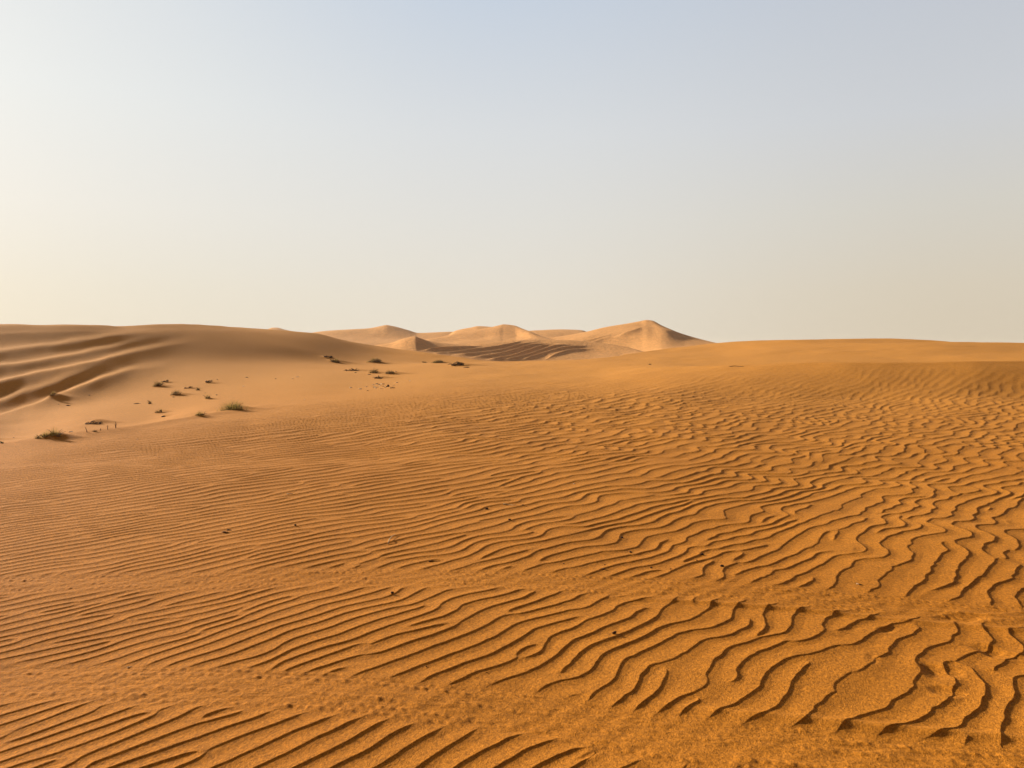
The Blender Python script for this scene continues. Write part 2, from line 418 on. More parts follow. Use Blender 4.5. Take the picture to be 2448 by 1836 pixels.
ridge([(-700,900),(0,850),(90,838),(180,824),(280,808),(380,800),(480,797)], 13, 16, 0.16, -600, 260, 200)
ridge([(0,800),(150,794),(300,792),(420,790)], 7, 12, 0.08, -400, 300, 150)

# pale rim between hollow and saddle
# --- right dune swells
def swell(px, Yc, sx, sy, amp, rot=0.0):
    global Z
    xc = (px-CX)/F*Yc
    dx = X-xc; dy = Yg-Yc; c, s = math.cos(rot), math.sin(rot)
    a = (dx*c+dy*s)/sx; b = (-dx*s+dy*c)/sy
    Z += amp*np.exp(-a*a-b*b)
swell(1890, 62, 6, 4, 0.25, 0.3); swell(2250, 60, 9, 4, -0.25, 0.1); swell(1750, 60, 5, 4, -0.22, 0.2)
swell(2420, 55, 5, 3, 0.18, -0.2)

# --- tyre tracks: two wheel bands crossing the foreground
def wpt(px, v, z=0.0):
    Yd = (CAMZ-z)*F/(v-HZ); return ((px-CX)/F*Yd, Yd)
B1 = [wpt(-500,1385), wpt(0,1392), wpt(400,1382), wpt(800,1378), wpt(1300,1394), wpt(1900,1424), wpt(2448,1470), wpt(3000,1520)]
B2 = [wpt(-500,1612), wpt(0,1622), wpt(400,1632), wpt(800,1652), wpt(1300,1704), wpt(1700,1772), wpt(2100,1812), wpt(2448,1845), wpt(3000,1880)]
near = slice(0, np.searchsorted(YR, 7.5))
Xn = X[near]; Yn = Yg[near]
def band_coords(B):
    bx = np.array([p[0] for p in B]); by = np.array([p[1] for p in B])
    yc = pchip(bx, by, Xn.ravel()).reshape(Xn.shape)
    dyx = (pchip(bx, by, (Xn+.02).ravel()).reshape(Xn.shape)-yc)/.02
    return (Yn-yc)/np.sqrt(1+dyx**2), Xn       # across (+ = away from camera), along
a1, s1 = band_coords(B1); a2, s2 = band_coords(B2)
wob1 = 0.03*fbm(s1/0.5, a1*0+3, 31); wob2 = 0.03*fbm(s2/0.5, a2*0+7, 33)
def plateau(a, w, e): return smooth(-w-e, -w+e, a)*(1-smooth(w-e, w+e, a))
m1 = plateau(a1+wob1, 0.19, 0.06); m2 = plateau(a2+wob2, 0.20, 0.06)
m3 = plateau(a2+wob2+0.24, 0.05, 0.05)*smooth(0.2, 1.2, s2)       # band widens to the right
track = np.zeros_like(X); track[near] = np.clip(np.maximum(m1, np.maximum(m2, m3)), 0, 1)

# --- ripples
rip = slice(np.searchsorted(YR, 0.9), np.searchsorted(YR, 39))
Xr = X[rip]; Yr_ = Yg[rip]; Pr = PXg[rip]
lamr = ripple_length(Pr, Yr_)
wr = lamr*(0.32+0.66*smooth(700, 1900, Pr))
_c = (Xr*0.69+Yr_*0.72); _d = (Xr*0.72-Yr_*0.69)      # along crest, across crest
wn = wr*(0.62*smooth(30, 12, Yr_)*vnoise(_c/(0.26+.012*Yr_.mean()), _d/0.55, 41) + 0.10*vnoise(_c/0.15, _d/0.3, 42)*smooth(16, 7, Yr_) + 0.05*vnoise(Xr/0.06, Yr_/0.06, 44)*smooth(8, 5, Yr_))
wxn = 0.74*wn; wyn = -0.67*wn
FA = RippleField(1024, 0.018, -9.0, 0.8, [.085, .11, .142, .184, .238, .31, .40], 7)
FB = RippleField(768, 0.05, -16.0, 5.0, [.20, .26, .34, .44, .57], 11)
nA = np.searchsorted(YR[rip], 12.0); nB = np.searchsorted(YR[rip], 9.0)
zA = np.zeros(Xr.shape, complex); zB = np.zeros(Xr.shape, complex)
zA[:nA] = FA((Xr+wxn)[:nA], (Yr_+wyn)[:nA]); zB[nB:] = FB((Xr+wxn)[nB:], (Yr_+wyn)[nB:])
zA /= np.percentile(np.abs(zA[:nA]), 60); zB /= np.percentile(np.abs(zB[nB:]), 60)
bl = smooth(9.0, 12.0, Yr_)
zc = zA*(1-bl) + zB*bl
del FA, FB, zA, zB
amp = np.abs(zc); ph = np.angle(zc)
H = np.interp(Pr, [600, 1900], [0.070, 0.064])*lamr*np.clip(amp*1.2, 0, 1.05)**0.55
fadeY = 1 - smooth(np.interp(PX, [-500, 0, 500, 900, 1300, 1700, 2448, 3000], [8.5, 9, 13, 18, 22, 20, 19, 19])[None, :],
                   np.interp(PX, [-500, 0, 500, 900, 1300, 1700, 2448, 3000], [13, 14, 20, 28, 33, 29, 27, 27])[None, :], Yr_)
H = H*(0.10+0.90*fadeY)
H = H*np.where(Yr_ < Yk[1][None, :]*1.0, 1.0, 0.0)*smooth(0.0, 1.5, Yk[1][None, :]-Yr_)
tr = track[rip]
hr = ripple_profile(ph)
h_soft = 0.5+0.5*np.cos(ph-2*math.pi*0.6)
Z[rip] += H*((hr-0.4)*(1-tr)**1.2 + 0.30*tr*(h_soft-0.5))

# tread marks, pressed bed and berms of the tracks
for (a, s, m, side) in ((a1, s1, m1, 1), (a2, s2, np.maximum(m2, m3), 2)):
    Z[near] -= 0.005*m
    Z[near] += m*(0.0016*fbm(s/0.05, a/0.025, 51+side, 3) + 0.003*fbm(s/0.35, a/0.12, 57+side, 2))
    rowsA = [(-.155, .044), (-.105, .044), (-.02, .05), (0.10, .044), (.155, .044)] if side == 1 else [(-.17, .046), (-.115, .046), (-.04, .05), (0.03, .05), (.115, .046), (.17, .046)]
    for i, (ac, pitch) in enumerate(rowsA):
        k = np.floor(s/pitch + 0.5*(i % 2)); fs = s/pitch + 0.5*(i % 2) - k - 0.5
        on = smooth(-0.35, 0.25, vnoise(s/0.33+9*i, s*0+side, 61))*(0.8+0.3*vnoise(k*3.77, k*0+i, 63))
        Z[near] += 0.0050*on*m*np.exp(-((fs*pitch+0.15*(a-ac))/(0.30*pitch))**2 - ((a-ac)/0.018)**2)
    berm = np.exp(-((a+0.27+wob1*0)/0.035)**2) if side == 1 else np.exp(-((a-0.27)/0.04)**2)
    Z[near] += (0.012 if side == 1 else 0.011)*berm*smooth(0.1, 1.5, s)*(1+0.4*vnoise(s/0.35, s*0, 71))

# footprints and scuffs at the right
def dent(px, v, rx, ry, depth, rot, rim=0.35):
    global Z
    xc, yc = wpt(px, v)
    r1_ = np.searchsorted(YR, yc+1.0)
    dx = X[:r1_]-xc; dy = Yg[:r1_]-yc; c, s = math.cos(rot), math.sin(rot)
    a = (dx*c+dy*s)/rx; b = (-dx*s+dy*c)/ry
    r = np.sqrt(a*a+b*b)+0.22*fbm(dx/0.09+px, dy/0.09, 81, 3)
    Z[:r1_] += 0.62*(-depth*(1-smooth(0.1, 1.25, r))) + 0.2*rim*depth*np.exp(-((r-1.3)/0.3)**2)
dent(2370,1550,.075,.12,.026,0.5); dent(2245,1600,.085,.10,.024,0.2); dent(2260,1650,.07,.05,.018,0.0)
dent(2295,1472,.15,.07,.024,0.1)
dent(2120,1500,.08,.035,.012,0.6); dent(2085,1570,.03,.07,.010,-.3)
dent(1408,1802,.07,.018,.010,.75,.0)

GROUND_V = HZ + F*(CAMZ - Z)/Yg
# horizon-envelope: first row of each column at which a given source row is seen
def locate(px, v):
    c = int(np.clip(np.searchsorted(PX, px), 1, nc-2))
    col = GROUND_V[:, c]
    env = np.minimum.accumulate(np.where(YR < 1.2, 1e9, col))
    r = int(np.argmax(env <= v)) if (env <= v).any() else int(np.argmin(col[:np.searchsorted(YR, 85)]))
    return float((px-CX)/F*YR[r]), float(YR[r]), float(Z[r, c]), r, c

# small wind-blown mounds around the plants (source px, row, width m, height m)
MOUNDS = []
def mound(px, v, wx_, hz_, tail=2.0):
    """hummock: short nose up-wind (left), tail drawn out to the right"""
    global Z
    x, y, z, r, c = locate(px, v)
    x += 0.15*wx_
    r0, r1_ = np.searchsorted(YR, y-2.5), np.searchsorted(YR, y+2.5)
    c0, c1_ = np.searchsorted(U, (x-2.5)/y), np.searchsorted(U, (x+3.0)/y)
    dx = X[r0:r1_, c0:c1_]-x; dy = Yg[r0:r1_, c0:c1_]-y
    a = np.where(dx < 0, dx/(0.5*wx_), dx/(0.5*wx_*tail)); b = dy/(0.45*wx_)
    Z[r0:r1_, c0:c1_] += hz_*np.exp(-(a*a+b*b)*1.6)
for m_ in [(553,979,.75,.10),(478,995,.30,.05),(131,1045,.45,.07),(109,1046,.25,.04),(222,1012,.6,.10),(380,924,.5,.07),(420,945,.6,.09),
           (497,955,.35,.05),(496,915,.5,.06),(378,987,.4,.07),(390,996,.25,.05),(801,864,1.3,.14),(895,867,1.3,.12),(1046,868,1.2,.10),
           (1094,874,1.3,.13),(892,892,.9,.09),(932,894,1.0,.10),(905,904,.7,.09),(842,886,1.2,.09),(395,914,.5,.05),(450,929,.6,.05),(782,856,1.0,.12),(126,948,.7,.1)]:
    mound(*m_)
GROUND_V = HZ + F*(CAMZ - Z)/Yg

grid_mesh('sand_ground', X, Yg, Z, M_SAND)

# ---------------------------------------------------------------- far dunes
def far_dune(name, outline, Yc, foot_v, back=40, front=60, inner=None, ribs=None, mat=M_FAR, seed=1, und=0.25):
    """outline: (px,row) skyline; Yc distance (number or list matched to outline).
    ribs: extra (fraction of way from foot to crest, row list) for the visible face."""
    xs = [p[0] for p in outline]; vs = [p[1] for p in outline]
    n = 420
    px = np.linspace(xs[0], xs[-1], n); u = (px-CX)/F
    Yc_ = pchip(xs, Yc, px) if hasattr(Yc, '__len__') else np.full(n, float(Yc))
    zc_ = CAMZ-(pchip(xs, vs, px)-HZ)/F*Yc_
    fx = [p[0] for p in foot_v]; fv = [p[1] for p in foot_v]
    Yf = Yc_-front; zf = CAMZ-(pchip(fx, fv, px)-HZ)/F*Yf
    Ys = [Yf-front*0.5, Yf]; Zs = [np.minimum(zf-3, -6), zf]
    for (fr, pts) in (ribs or []):
        yy = Yf+fr*(Yc_-Yf); Ys.append(yy)
        Zs.append(CAMZ-(pchip([p[0] for p in pts], [p[1] for p in pts], px)-HZ)/F*yy)
    Ys.append(Yc_); Zs.append(zc_); Ys.append(Yc_+back); Zs.append(zc_-back*0.42); Ys.append(Yc_+2.5*back); Zs.append(np.minimum(zc_-back*.6, -10))
    Ys = np.array(Ys); Zs = np.array(Zs)
    tt = np.linspace(0, len(Ys)-1, 60*(len(Ys)-1)+1); k = np.minimum(tt.astype(int), len(Ys)-2); f = (tt-k)[:, None]
    Yq = Ys[k]*(1-f)+Ys[k+1]*f
    # per-column evaluation
    H_ = np.diff(Ys, axis=0); d = np.diff(Zs, axis=0)/H_; m = np.zeros_like(Zs)
    w1 = 2*H_[1:]+H_[:-1]; w2 = H_[1:]+2*H_[:-1]
    with np.errstate(divide='ignore', invalid='ignore'):
        mm = (w1+w2)/(w1/d[:-1]+w2/d[1:])
    m[1:-1] = np.where(d[:-1]*d[1:] > 0, mm, 0); m[0] = d[0]; m[-1] = d[-1]
    hh = H_[k]
    Zq = ((2*f**3-3*f**2+1)*Zs[k]+(f**3-2*f**2+f)*hh*m[k]+(-2*f**3+3*f**2)*Zs[k+1]+(f**3-f**2)*hh*m[k+1])
    Xq = Yq*u[None, :]
    Zq = Zq+und*fbm(Xq/9, Yq/14, seed, 3)*0.5*np.clip(np.abs(tt-(len(Ys)-3))[:, None]*2, 0, 1)
    return px, Xq, Yq, Zq, Ys, tt

def build_far(name, *a, post=None, **k):
    px, Xq, Yq, Zq, Ys, tt = far_dune(name, *a, **k)
    if post is not None: Zq = post(px, Xq, Yq, Zq)
    return grid_mesh(name, Xq, Yq, Zq, k.get('mat', M_FAR))

def lines(post_lines, up=2.2, dn=4.5):
    def f(px, Xq, Yq, Zq):
        Vq = HZ+F*(CAMZ-Zq)/Yq
        out = Zq.copy()
        for poly, amp in post_lines:
            xs = [p[0] for p in poly]; vs = [p[1] for p in poly]
            vl = pchip(xs, vs, np.clip(px, xs[0], xs[-1]))[None, :]
            dv = Vq-vl+0.3*vnoise(px[None, :]/20+Vq*0, Vq/9, 77)
            b = np.where(dv < 0, np.exp(-(dv/up)**2), np.exp(-(np.maximum(dv, 0)/dn)**1.4))
            wx = smooth(xs[0]-6, xs[0]+34, px)*(1-smooth(xs[-1]-60, xs[-1]+6, px))
            out += amp*b*wx[None, :]
        return out
    return f

# farthest humps
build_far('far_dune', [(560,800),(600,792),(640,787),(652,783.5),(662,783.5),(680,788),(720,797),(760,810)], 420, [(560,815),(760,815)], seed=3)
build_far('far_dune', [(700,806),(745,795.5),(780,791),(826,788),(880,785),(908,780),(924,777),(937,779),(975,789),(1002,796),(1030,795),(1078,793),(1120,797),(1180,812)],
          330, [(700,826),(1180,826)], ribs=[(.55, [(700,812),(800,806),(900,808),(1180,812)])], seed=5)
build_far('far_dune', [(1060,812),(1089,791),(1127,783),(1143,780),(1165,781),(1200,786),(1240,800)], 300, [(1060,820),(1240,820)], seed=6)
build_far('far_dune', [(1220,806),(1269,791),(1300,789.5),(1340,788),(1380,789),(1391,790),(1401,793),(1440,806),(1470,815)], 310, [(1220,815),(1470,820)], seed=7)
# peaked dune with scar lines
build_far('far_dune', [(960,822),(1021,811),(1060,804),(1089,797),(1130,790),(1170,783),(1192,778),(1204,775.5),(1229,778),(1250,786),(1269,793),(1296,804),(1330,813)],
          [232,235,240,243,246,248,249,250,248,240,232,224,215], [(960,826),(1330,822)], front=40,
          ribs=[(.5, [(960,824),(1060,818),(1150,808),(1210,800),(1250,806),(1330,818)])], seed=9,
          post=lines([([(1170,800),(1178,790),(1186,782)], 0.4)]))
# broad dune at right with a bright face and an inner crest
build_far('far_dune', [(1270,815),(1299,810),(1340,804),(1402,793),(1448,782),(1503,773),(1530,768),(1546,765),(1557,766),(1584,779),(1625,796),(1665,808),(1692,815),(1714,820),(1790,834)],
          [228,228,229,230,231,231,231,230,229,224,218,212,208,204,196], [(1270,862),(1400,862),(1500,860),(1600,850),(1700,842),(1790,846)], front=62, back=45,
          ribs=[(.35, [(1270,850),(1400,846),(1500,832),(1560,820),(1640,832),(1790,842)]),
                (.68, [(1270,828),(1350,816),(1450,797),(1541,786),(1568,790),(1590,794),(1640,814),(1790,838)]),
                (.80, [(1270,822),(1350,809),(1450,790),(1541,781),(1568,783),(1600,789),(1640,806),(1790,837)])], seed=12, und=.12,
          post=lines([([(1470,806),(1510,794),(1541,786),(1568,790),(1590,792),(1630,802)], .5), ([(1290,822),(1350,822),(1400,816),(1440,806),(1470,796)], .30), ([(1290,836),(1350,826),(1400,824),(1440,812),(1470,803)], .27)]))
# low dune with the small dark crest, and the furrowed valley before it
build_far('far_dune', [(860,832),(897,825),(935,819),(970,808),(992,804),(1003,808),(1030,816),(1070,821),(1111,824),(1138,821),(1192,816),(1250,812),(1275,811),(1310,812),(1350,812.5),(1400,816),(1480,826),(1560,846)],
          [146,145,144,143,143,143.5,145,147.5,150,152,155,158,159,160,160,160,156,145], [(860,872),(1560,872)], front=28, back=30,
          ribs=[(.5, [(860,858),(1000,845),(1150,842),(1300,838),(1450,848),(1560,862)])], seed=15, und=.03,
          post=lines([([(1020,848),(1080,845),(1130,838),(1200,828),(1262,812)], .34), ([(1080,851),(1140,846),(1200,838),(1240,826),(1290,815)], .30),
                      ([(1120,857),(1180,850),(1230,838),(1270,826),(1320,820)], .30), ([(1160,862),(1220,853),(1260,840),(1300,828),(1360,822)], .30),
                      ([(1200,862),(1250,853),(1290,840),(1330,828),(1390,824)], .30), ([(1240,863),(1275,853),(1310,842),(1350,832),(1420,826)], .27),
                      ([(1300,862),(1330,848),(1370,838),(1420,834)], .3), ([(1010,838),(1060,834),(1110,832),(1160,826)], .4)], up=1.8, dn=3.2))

# ---------------------------------------------------------------- air
def haze_box():
    bm = bmesh.new(); bmesh.ops.create_cube(bm, size=1.0)
    for v in bm.verts: v.co = Vector((v.co.x*4200, v.co.y*2600+1150, v.co.z*34+2.0))
    me = bpy.data.meshes.new('haze'); bm.to_mesh(me); bm.free()
    o = bpy.data.objects.new('haze', me); COL.objects.link(o); o['kind'] = 'stuff'
    m = bpy.data.materials.new('haze'); m.use_nodes = True; t = m.node_tree
    for n in list(t.nodes):
        if n.type == 'BSDF_PRINCIPLED': t.nodes.remove(n)
    out = [n for n in t.nodes if n.type == 'OUTPUT_MATERIAL'][0]
    v = t.nodes.new('ShaderNodeVolumePrincipled')
    v.inputs['Color'].default_value = (0.95, 0.88, 0.78, 1); v.inputs['Density'].default_value = HAZE
    v.inputs['Anisotropy'].default_value = 0.2
    t.links.new(v.outputs[0], out.inputs['Volume']); me.materials.append(m)
HAZE = 0.00022
haze_box()

# ---------------------------------------------------------------- plants, stones, twigs
rnd = random.Random(5)
def link(name, bm, mat, parent=None, loc=None):
    me = bpy.data.meshes.new(name); bm.to_mesh(me); bm.free()
    for p in me.polygons: p.use_smooth = True
    for m in (mat if isinstance(mat, (list, tuple)) else [mat]): me.materials.append(m)
    o = bpy.data.objects.new(name, me); COL.objects.link(o)
    if parent: o.parent = parent
    if loc: o.location = loc
    return o
def tag(o, label, cat, group=None):
    o['label'] = label; o['category'] = cat
    if group: o['group'] = group
def tube(bm, pts, rads, seg=5):
    """tapered tube through pts"""
    rings = []
    for i, p in enumerate(pts):
        d = (pts[min(i+1, len(pts)-1)] - pts[max(i-1, 0)]).normalized()
        a = d.cross(Vector((0.31, 0.17, 0.93))); a = a.normalized() if a.length > 1e-5 else Vector((1, 0, 0))
        b = d.cross(a)
        rings.append([bm.verts.new(p + (a*math.cos(2*math.pi*k/seg)+b*math.sin(2*math.pi*k/seg))*rads[i]) for k in range(seg)])
    for r0, r1 in zip(rings[:-1], rings[1:]):
        for k in range(seg): bm.faces.new((r0[k], r0[(k+1) % seg], r1[(k+1) % seg], r1[k]))
    bm.faces.new(rings[0][::-1]); bm.faces.new(rings[-1])
def blade(bm, base, az, lean, L, wd):
    n = 4; prev = None; side = Vector((-math.sin(az), math.cos(az), 0)); tw = rnd.uniform(-.8, .8)
    side = (side*math.cos(tw)+Vector((math.cos(az), math.sin(az), 0))*math.sin(tw))
    for i in range(n+1):
        t = i/n; r = lean*L*t*t*0.9+0.1*lean*L*t
        p = base + Vector((math.cos(az)*r, math.sin(az)*r, L*t*(1-0.35*lean*t)))
        ww = wd*(1-t*0.9)*0.5
        a, b = bm.verts.new(p-side*ww), bm.verts.new(p+side*ww)
        if prev: bm.faces.new((prev[0], prev[1], b, a))
        prev = (a, b)
def ground_z(x, y):
    r = int(np.clip(np.searchsorted(YR, y), 1, len(YR)-1)); c = int(np.clip(np.searchsorted(U, x/y), 1, nc-1))
    return float(Z[r, c])
def grass(name, label, cat, px, vb, wpx, hpx, green=0.6, dens=1.0, group=None, stems=True):
    x, y, z, _, _ = locate(px, vb); W = wpx*y/F; Hh = hpx*y/F
    root = bpy.data.objects.new(name, None); COL.objects.link(root); root.location = (x, y, z); tag(root, label, cat, group)
    n = int(90*dens*max(0.5, W/0.35)); wd = max(0.004, 0.00042*y)
    g = bmesh.new()
    for i in range(n):
        u = rnd.gauss(0, 0.30); dx = u*W*0.85; dy = rnd.gauss(0, 0.22)*W*0.6
        hh = Hh*(1.15-1.1*abs(u))*rnd.uniform(.45, 1.1)
        b = Vector((dx, dy, ground_z(x+dx, y+dy)-z-0.01)); k = len(g.faces)
        blade(g, b, rnd.uniform(0, 2*math.pi) if rnd.random() < .5 else (0 if u > 0 else math.pi)+rnd.gauss(0, .6),
              rnd.uniform(.15, 1.0), max(hh, .02), wd*rnd.uniform(.7, 1.4))
        g.faces.ensure_lookup_table(); mi = 0 if rnd.random() < green else 1
        for f_ in g.faces[k:]: f_.material_index = mi
    k = len(g.faces)
    crown = [Vector((W*(-.42+.84*i/5), rnd.gauss(0, .03)*W, 0)) for i in range(6)]
    for p in crown: p.z = ground_z(x+p.x, y+p.y)-z+Hh*.02
    tube(g, crown, [wd*1.2]*6, 5)
    g.faces.ensure_lookup_table()
    for f_ in g.faces[k:]: f_.material_index = 1
    link('foliage', g, [M_GREEN, M_DRY], root)
    if stems:
        t = bmesh.new(); tube(t, [p*.8+Vector((0, 0, 0)) for p in crown], [wd]*6, 5)
        for i in range(int(5+8*W)):
            c0_ = crown[rnd.randrange(6)]*.8; a = rnd.uniform(0, 6.28); L = Hh*rnd.uniform(.4, 1.0)
            e = c0_+Vector((math.cos(a)*L*.8, math.sin(a)*L*.5, L*rnd.uniform(.2, .8)))
            tube(t, [c0_, (c0_+e)/2+Vector((0, 0, L*.15)), e], [wd*.9, wd*.7, wd*.3], 4)
        link('stems', t, M_DARK, root)
    return root
def snag(name, label, cat, px, vb, wpx, hpx, n=18, group=None, mat=None):
    """half-buried tangle of dead twigs"""
    x, y, z, _, _ = locate(px, vb); W = wpx*y/F; Hh = hpx*y/F; r = max(0.005, 0.00035*y)
    bm = bmesh.new()
    sp_ = [Vector((W*(-.45+.9*i/6), rnd.gauss(0, .04)*W, 0)) for i in range(7)]
    for p in sp_: p.z = ground_z(x+p.x, y+p.y)-z+Hh*.12*rnd.random()
    tube(bm, sp_, [r*.6]+[r*1.3]*5+[r*.5], 5)
    for i in range(n):
        dx = rnd.uniform(-.5, .5)*W; dy = rnd.gauss(0, .12)*W; a = rnd.choice((0, math.pi))+rnd.gauss(0, .5)
        L = W*rnd.uniform(.15, .4); hh = Hh*rnd.uniform(.3, 1.0)*(1-abs(dx)/W)
        b = Vector((dx, dy, ground_z(x+dx, y+dy)-z-.01)); e = b+Vector((math.cos(a)*L, math.sin(a)*L*.6, 0))
        m_ = (b+e)/2+Vector((0, 0, hh*1.1)); e.z = ground_z(x+e.x, y+e.y)-z+hh*rnd.uniform(-.1, .9)
        tube(bm, [b, b.lerp(m_, .5)+Vector((0, 0, hh*.15)), m_, m_.lerp(e, .5), e], [r*1.3, r*1.2, r, r*.8, r*.4], 5)
    o = link(name, bm, mat or M_DARK, None, (x, y, z)); tag(o, label, cat, group); return o
def lump(name, label, cat, px, vb, wpx, hpx, mat, group=None, flat=1.0, sink=.15):
    """irregular stone or pellet"""
    x, y, z, _, _ = locate(px, vb); W = wpx*y/F*.75; Hh = max(hpx*y/F*.75, W*.3)
    bm = bmesh.new(); bmesh.ops.create_icosphere(bm, subdivisions=3, radius=.5)
    sx, sy, sz_ = rnd.uniform(-9, 9), rnd.uniform(-9, 9), rnd.uniform(-9, 9); rot = rnd.uniform(0, 6.28)
    for v in bm.verts:
        p = v.co
        f = 1+0.30*math.sin(3.1*p.x*2+sx+1.7*p.z*2)*math.cos(2.3*p.y*2+sy)+0.14*math.sin(9*p.x+sy+5*p.y)*math.cos(8*p.z+sz_)
        q = p*f; c, s_ = math.cos(rot), math.sin(rot)
        v.co = Vector(((q.x*c-q.y*s_)*W, (q.x*s_+q.y*c)*W*.8*flat, (q.z+.5-sink)*Hh))
    o = link(name, bm, mat, None, (x, y, z)); tag(o, label, cat, group); return o
def stick(name, label, cat, pts_px, rad, mat, lift=.0, group=None, fork=0):
    """twig or straw lying on the sand along source-pixel points"""
    P = []
    for i, (px, v) in enumerate(pts_px):
        x, y, z, _, _ = locate(px, v); P.append(Vector((x, y, z+rad*.8+lift*math.sin(math.pi*i/(len(pts_px)-1)))))
    o0 = P[0].copy(); Q = [p-o0 for p in P]
    bm = bmesh.new(); n = len(Q); tube(bm, Q, [rad*(1-.6*i/(n-1)) for i in range(n)], 6)
    for k in range(fork):
        b = Q[len(Q)//2+k % 2]; L = (Q[-1]-Q[0]).length*.35
        tube(bm, [b, b+Vector((L*.5, L*.25*(1 if k % 2 else -1), rad*2+L*.25)), b+Vector((L, L*.3*(1 if k % 2 else -1), L*.3))], [rad*.7, rad*.5, rad*.3], 5)
    o = link(name, bm, mat, None, o0); tag(o, label, cat, group); return o
def stalk(name, label, px, vb, hpx, wpx, lean=.0, side=3):
    x, y, z, _, _ = locate(px, vb); Hh = hpx*y/F; r = wpx*y/F*.5
    root = bpy.data.objects.new(name, None); COL.objects.link(root); root.location = (x, y, z); tag(root, label, 'plant stalk', 'dead stalks on the rim of the near dune')
    bm = bmesh.new(); tube(bm, [Vector((0, 0, -.03)), Vector((lean*.3*Hh, 0, Hh*.35)), Vector((lean*.7*Hh, .01, Hh*.7)), Vector((lean*Hh, 0, Hh))], [r, r*.9, r*.6, r*.2], 7)
    link('stem', bm, M_DARK, root)
    bm = bmesh.new()
    for i in range(side):
        h = Hh*rnd.uniform(.1, .6); a = rnd.choice((-1, 1)); L = Hh*rnd.uniform(.2, .4)
        b = Vector((lean*h, 0, h)); tube(bm, [b, b+Vector((a*L*.3, rnd.gauss(0, .1)*L, L*.6)), b+Vector((a*L*.45, 0, L))], [r*.5, r*.4, r*.15], 5)
    link('side_twigs', bm, M_DRY, root)
    return root

GH = 'grass tufts and low bushes in the hollow'
grass('grass_tuft', 'widest green grass tuft of the hollow, on a small sand mound', 'grass tuft', 555, 980, 62, 27, .72, 2.2, GH)
grass('grass_tuft', 'small round green grass tuft just left of and below the widest tuft', 'grass tuft', 478, 996, 24, 13, .7, 1.3, GH)
grass('desert_bush', 'largest bush at the left rim of the near dune, olive with a dark woody base', 'bush', 131, 1045, 30, 24, .5, 2.4, GH)
grass('grass_tuft', 'olive grass tuft immediately left of the large rim bush', 'grass tuft', 108, 1046, 20, 16, .6, 1.6, GH)
grass('grass_tuft', 'short yellowish grass tuft, leftmost of the three plants by the rim bush', 'grass tuft', 91, 1049, 16, 14, .6, 1.3, GH)
grass('desert_bush', 'twin-headed dark shrub with a long shadow, uppermost shrub left of centre hollow', 'bush', 377, 925, 26, 14, .15, 1.6, GH)
grass('desert_bush', 'low spiky shrub on a mound between the twin-headed shrub and the upright sprig', 'bush', 421, 945, 28, 11, .15, 1.3, GH)
grass('desert_sprig', 'small upright dark sprig with a thin shadow above the fan-shaped sprig', 'sprig', 473, 933, 10, 10, .3, 1.0, GH)
grass('desert_sprig', 'fan-shaped dark sprig with a pale sand lip and long shadow above the small tuft', 'sprig', 497, 954, 12, 13, .3, 1.2, GH)
grass('desert_sprig', 'narrow dark sprig standing alone, leftmost sprig of the hollow floor', 'sprig', 358, 966, 8, 12, .2, 1.0, GH)
grass('desert_bush', 'low greyish bush on the flat mound above a small brown clod', 'bush', 379, 988, 22, 8, .3, 1.1, GH)
grass('desert_bush', 'dusky bush half lost in the shade of the left dune face', 'bush', 126, 950, 18, 10, .3, 1.2, GH)
grass('desert_bush', 'sloping dark bush beside a buried snag at the foot of the left dune', 'bush', 802, 866, 24, 11, .25, 1.4, GH)
grass('desert_bush', 'two-lobed spiky bush in the middle of the far edge of the hollow', 'bush', 896, 866, 32, 11, .2, 1.5, GH)
grass('desert_bush', 'long low spiky bush against the dark dune foot, left of the black snag', 'bush', 1047, 867, 28, 8, .2, 1.4, GH)
grass('desert_sprig', 'tiny sprig left of the long low spiky bush', 'sprig', 1015, 867, 10, 4, .2, .8, GH)
grass('desert_sprig', 'thin-tipped sprig with trailing stems above the curled dark snag', 'sprig', 893, 891, 20, 13, .3, 1.1, GH)
grass('desert_bush', 'dark cushion-shaped bush right of the thin-tipped sprig', 'bush', 932, 893, 24, 9, .12, 1.7, GH)
grass('desert_sprig', 'stubby sprig on the near dune rim left of the two thin stalks', 'sprig', 226, 1033, 12, 8, .2, .9, GH)
grass('desert_sprig', 'tiny sprig at the very left edge of the picture on the rim', 'sprig', 4, 1060, 9, 8, .2, .9, GH)
SG = 'dead half-buried snags in the hollow'
snag('dead_snag', 'black arched snag, rightmost on the far rim of the hollow', 'dead plant', 1094, 874, 30, 9, 26, SG)
snag('dead_snag', 'curled dark snag just below the thin-tipped sprig', 'dead plant', 905, 905, 18, 7, 16, SG)
snag('dead_snag', 'flat brown snag left of the sloping dark bush', 'dead plant', 783, 855, 20, 4, 14, SG)
snag('dead_snag', 'thin flat snag on the pale rim above the small dark clod', 'dead plant', 842, 886, 26, 5, 14, SG)
snag('dead_snag', 'wide brown snag under a pale sand crest above the rim stalks', 'dead plant', 224, 1014, 34, 7, 22, SG)
snag('dead_snag', 'long flat snag left of the small upright sprig', 'dead plant', 449, 929, 18, 2.5, 10, SG)
snag('dead_snag', 'faint flat snag above the twin-headed shrub', 'dead plant', 395, 914, 16, 3, 9, SG)
snag('dead_snag', 'dark snag beside a pale stone in the upper hollow', 'dead plant', 500, 914, 14, 4, 12, SG)
snag('dead_snag', 'short dark snag lying below the black arched snag', 'dead plant', 1114, 879, 14, 2.5, 8, SG)
snag('dead_snag', 'dark snag standing at the right end of the stone scatter', 'dead plant', 927, 925, 8, 8, 10, SG)
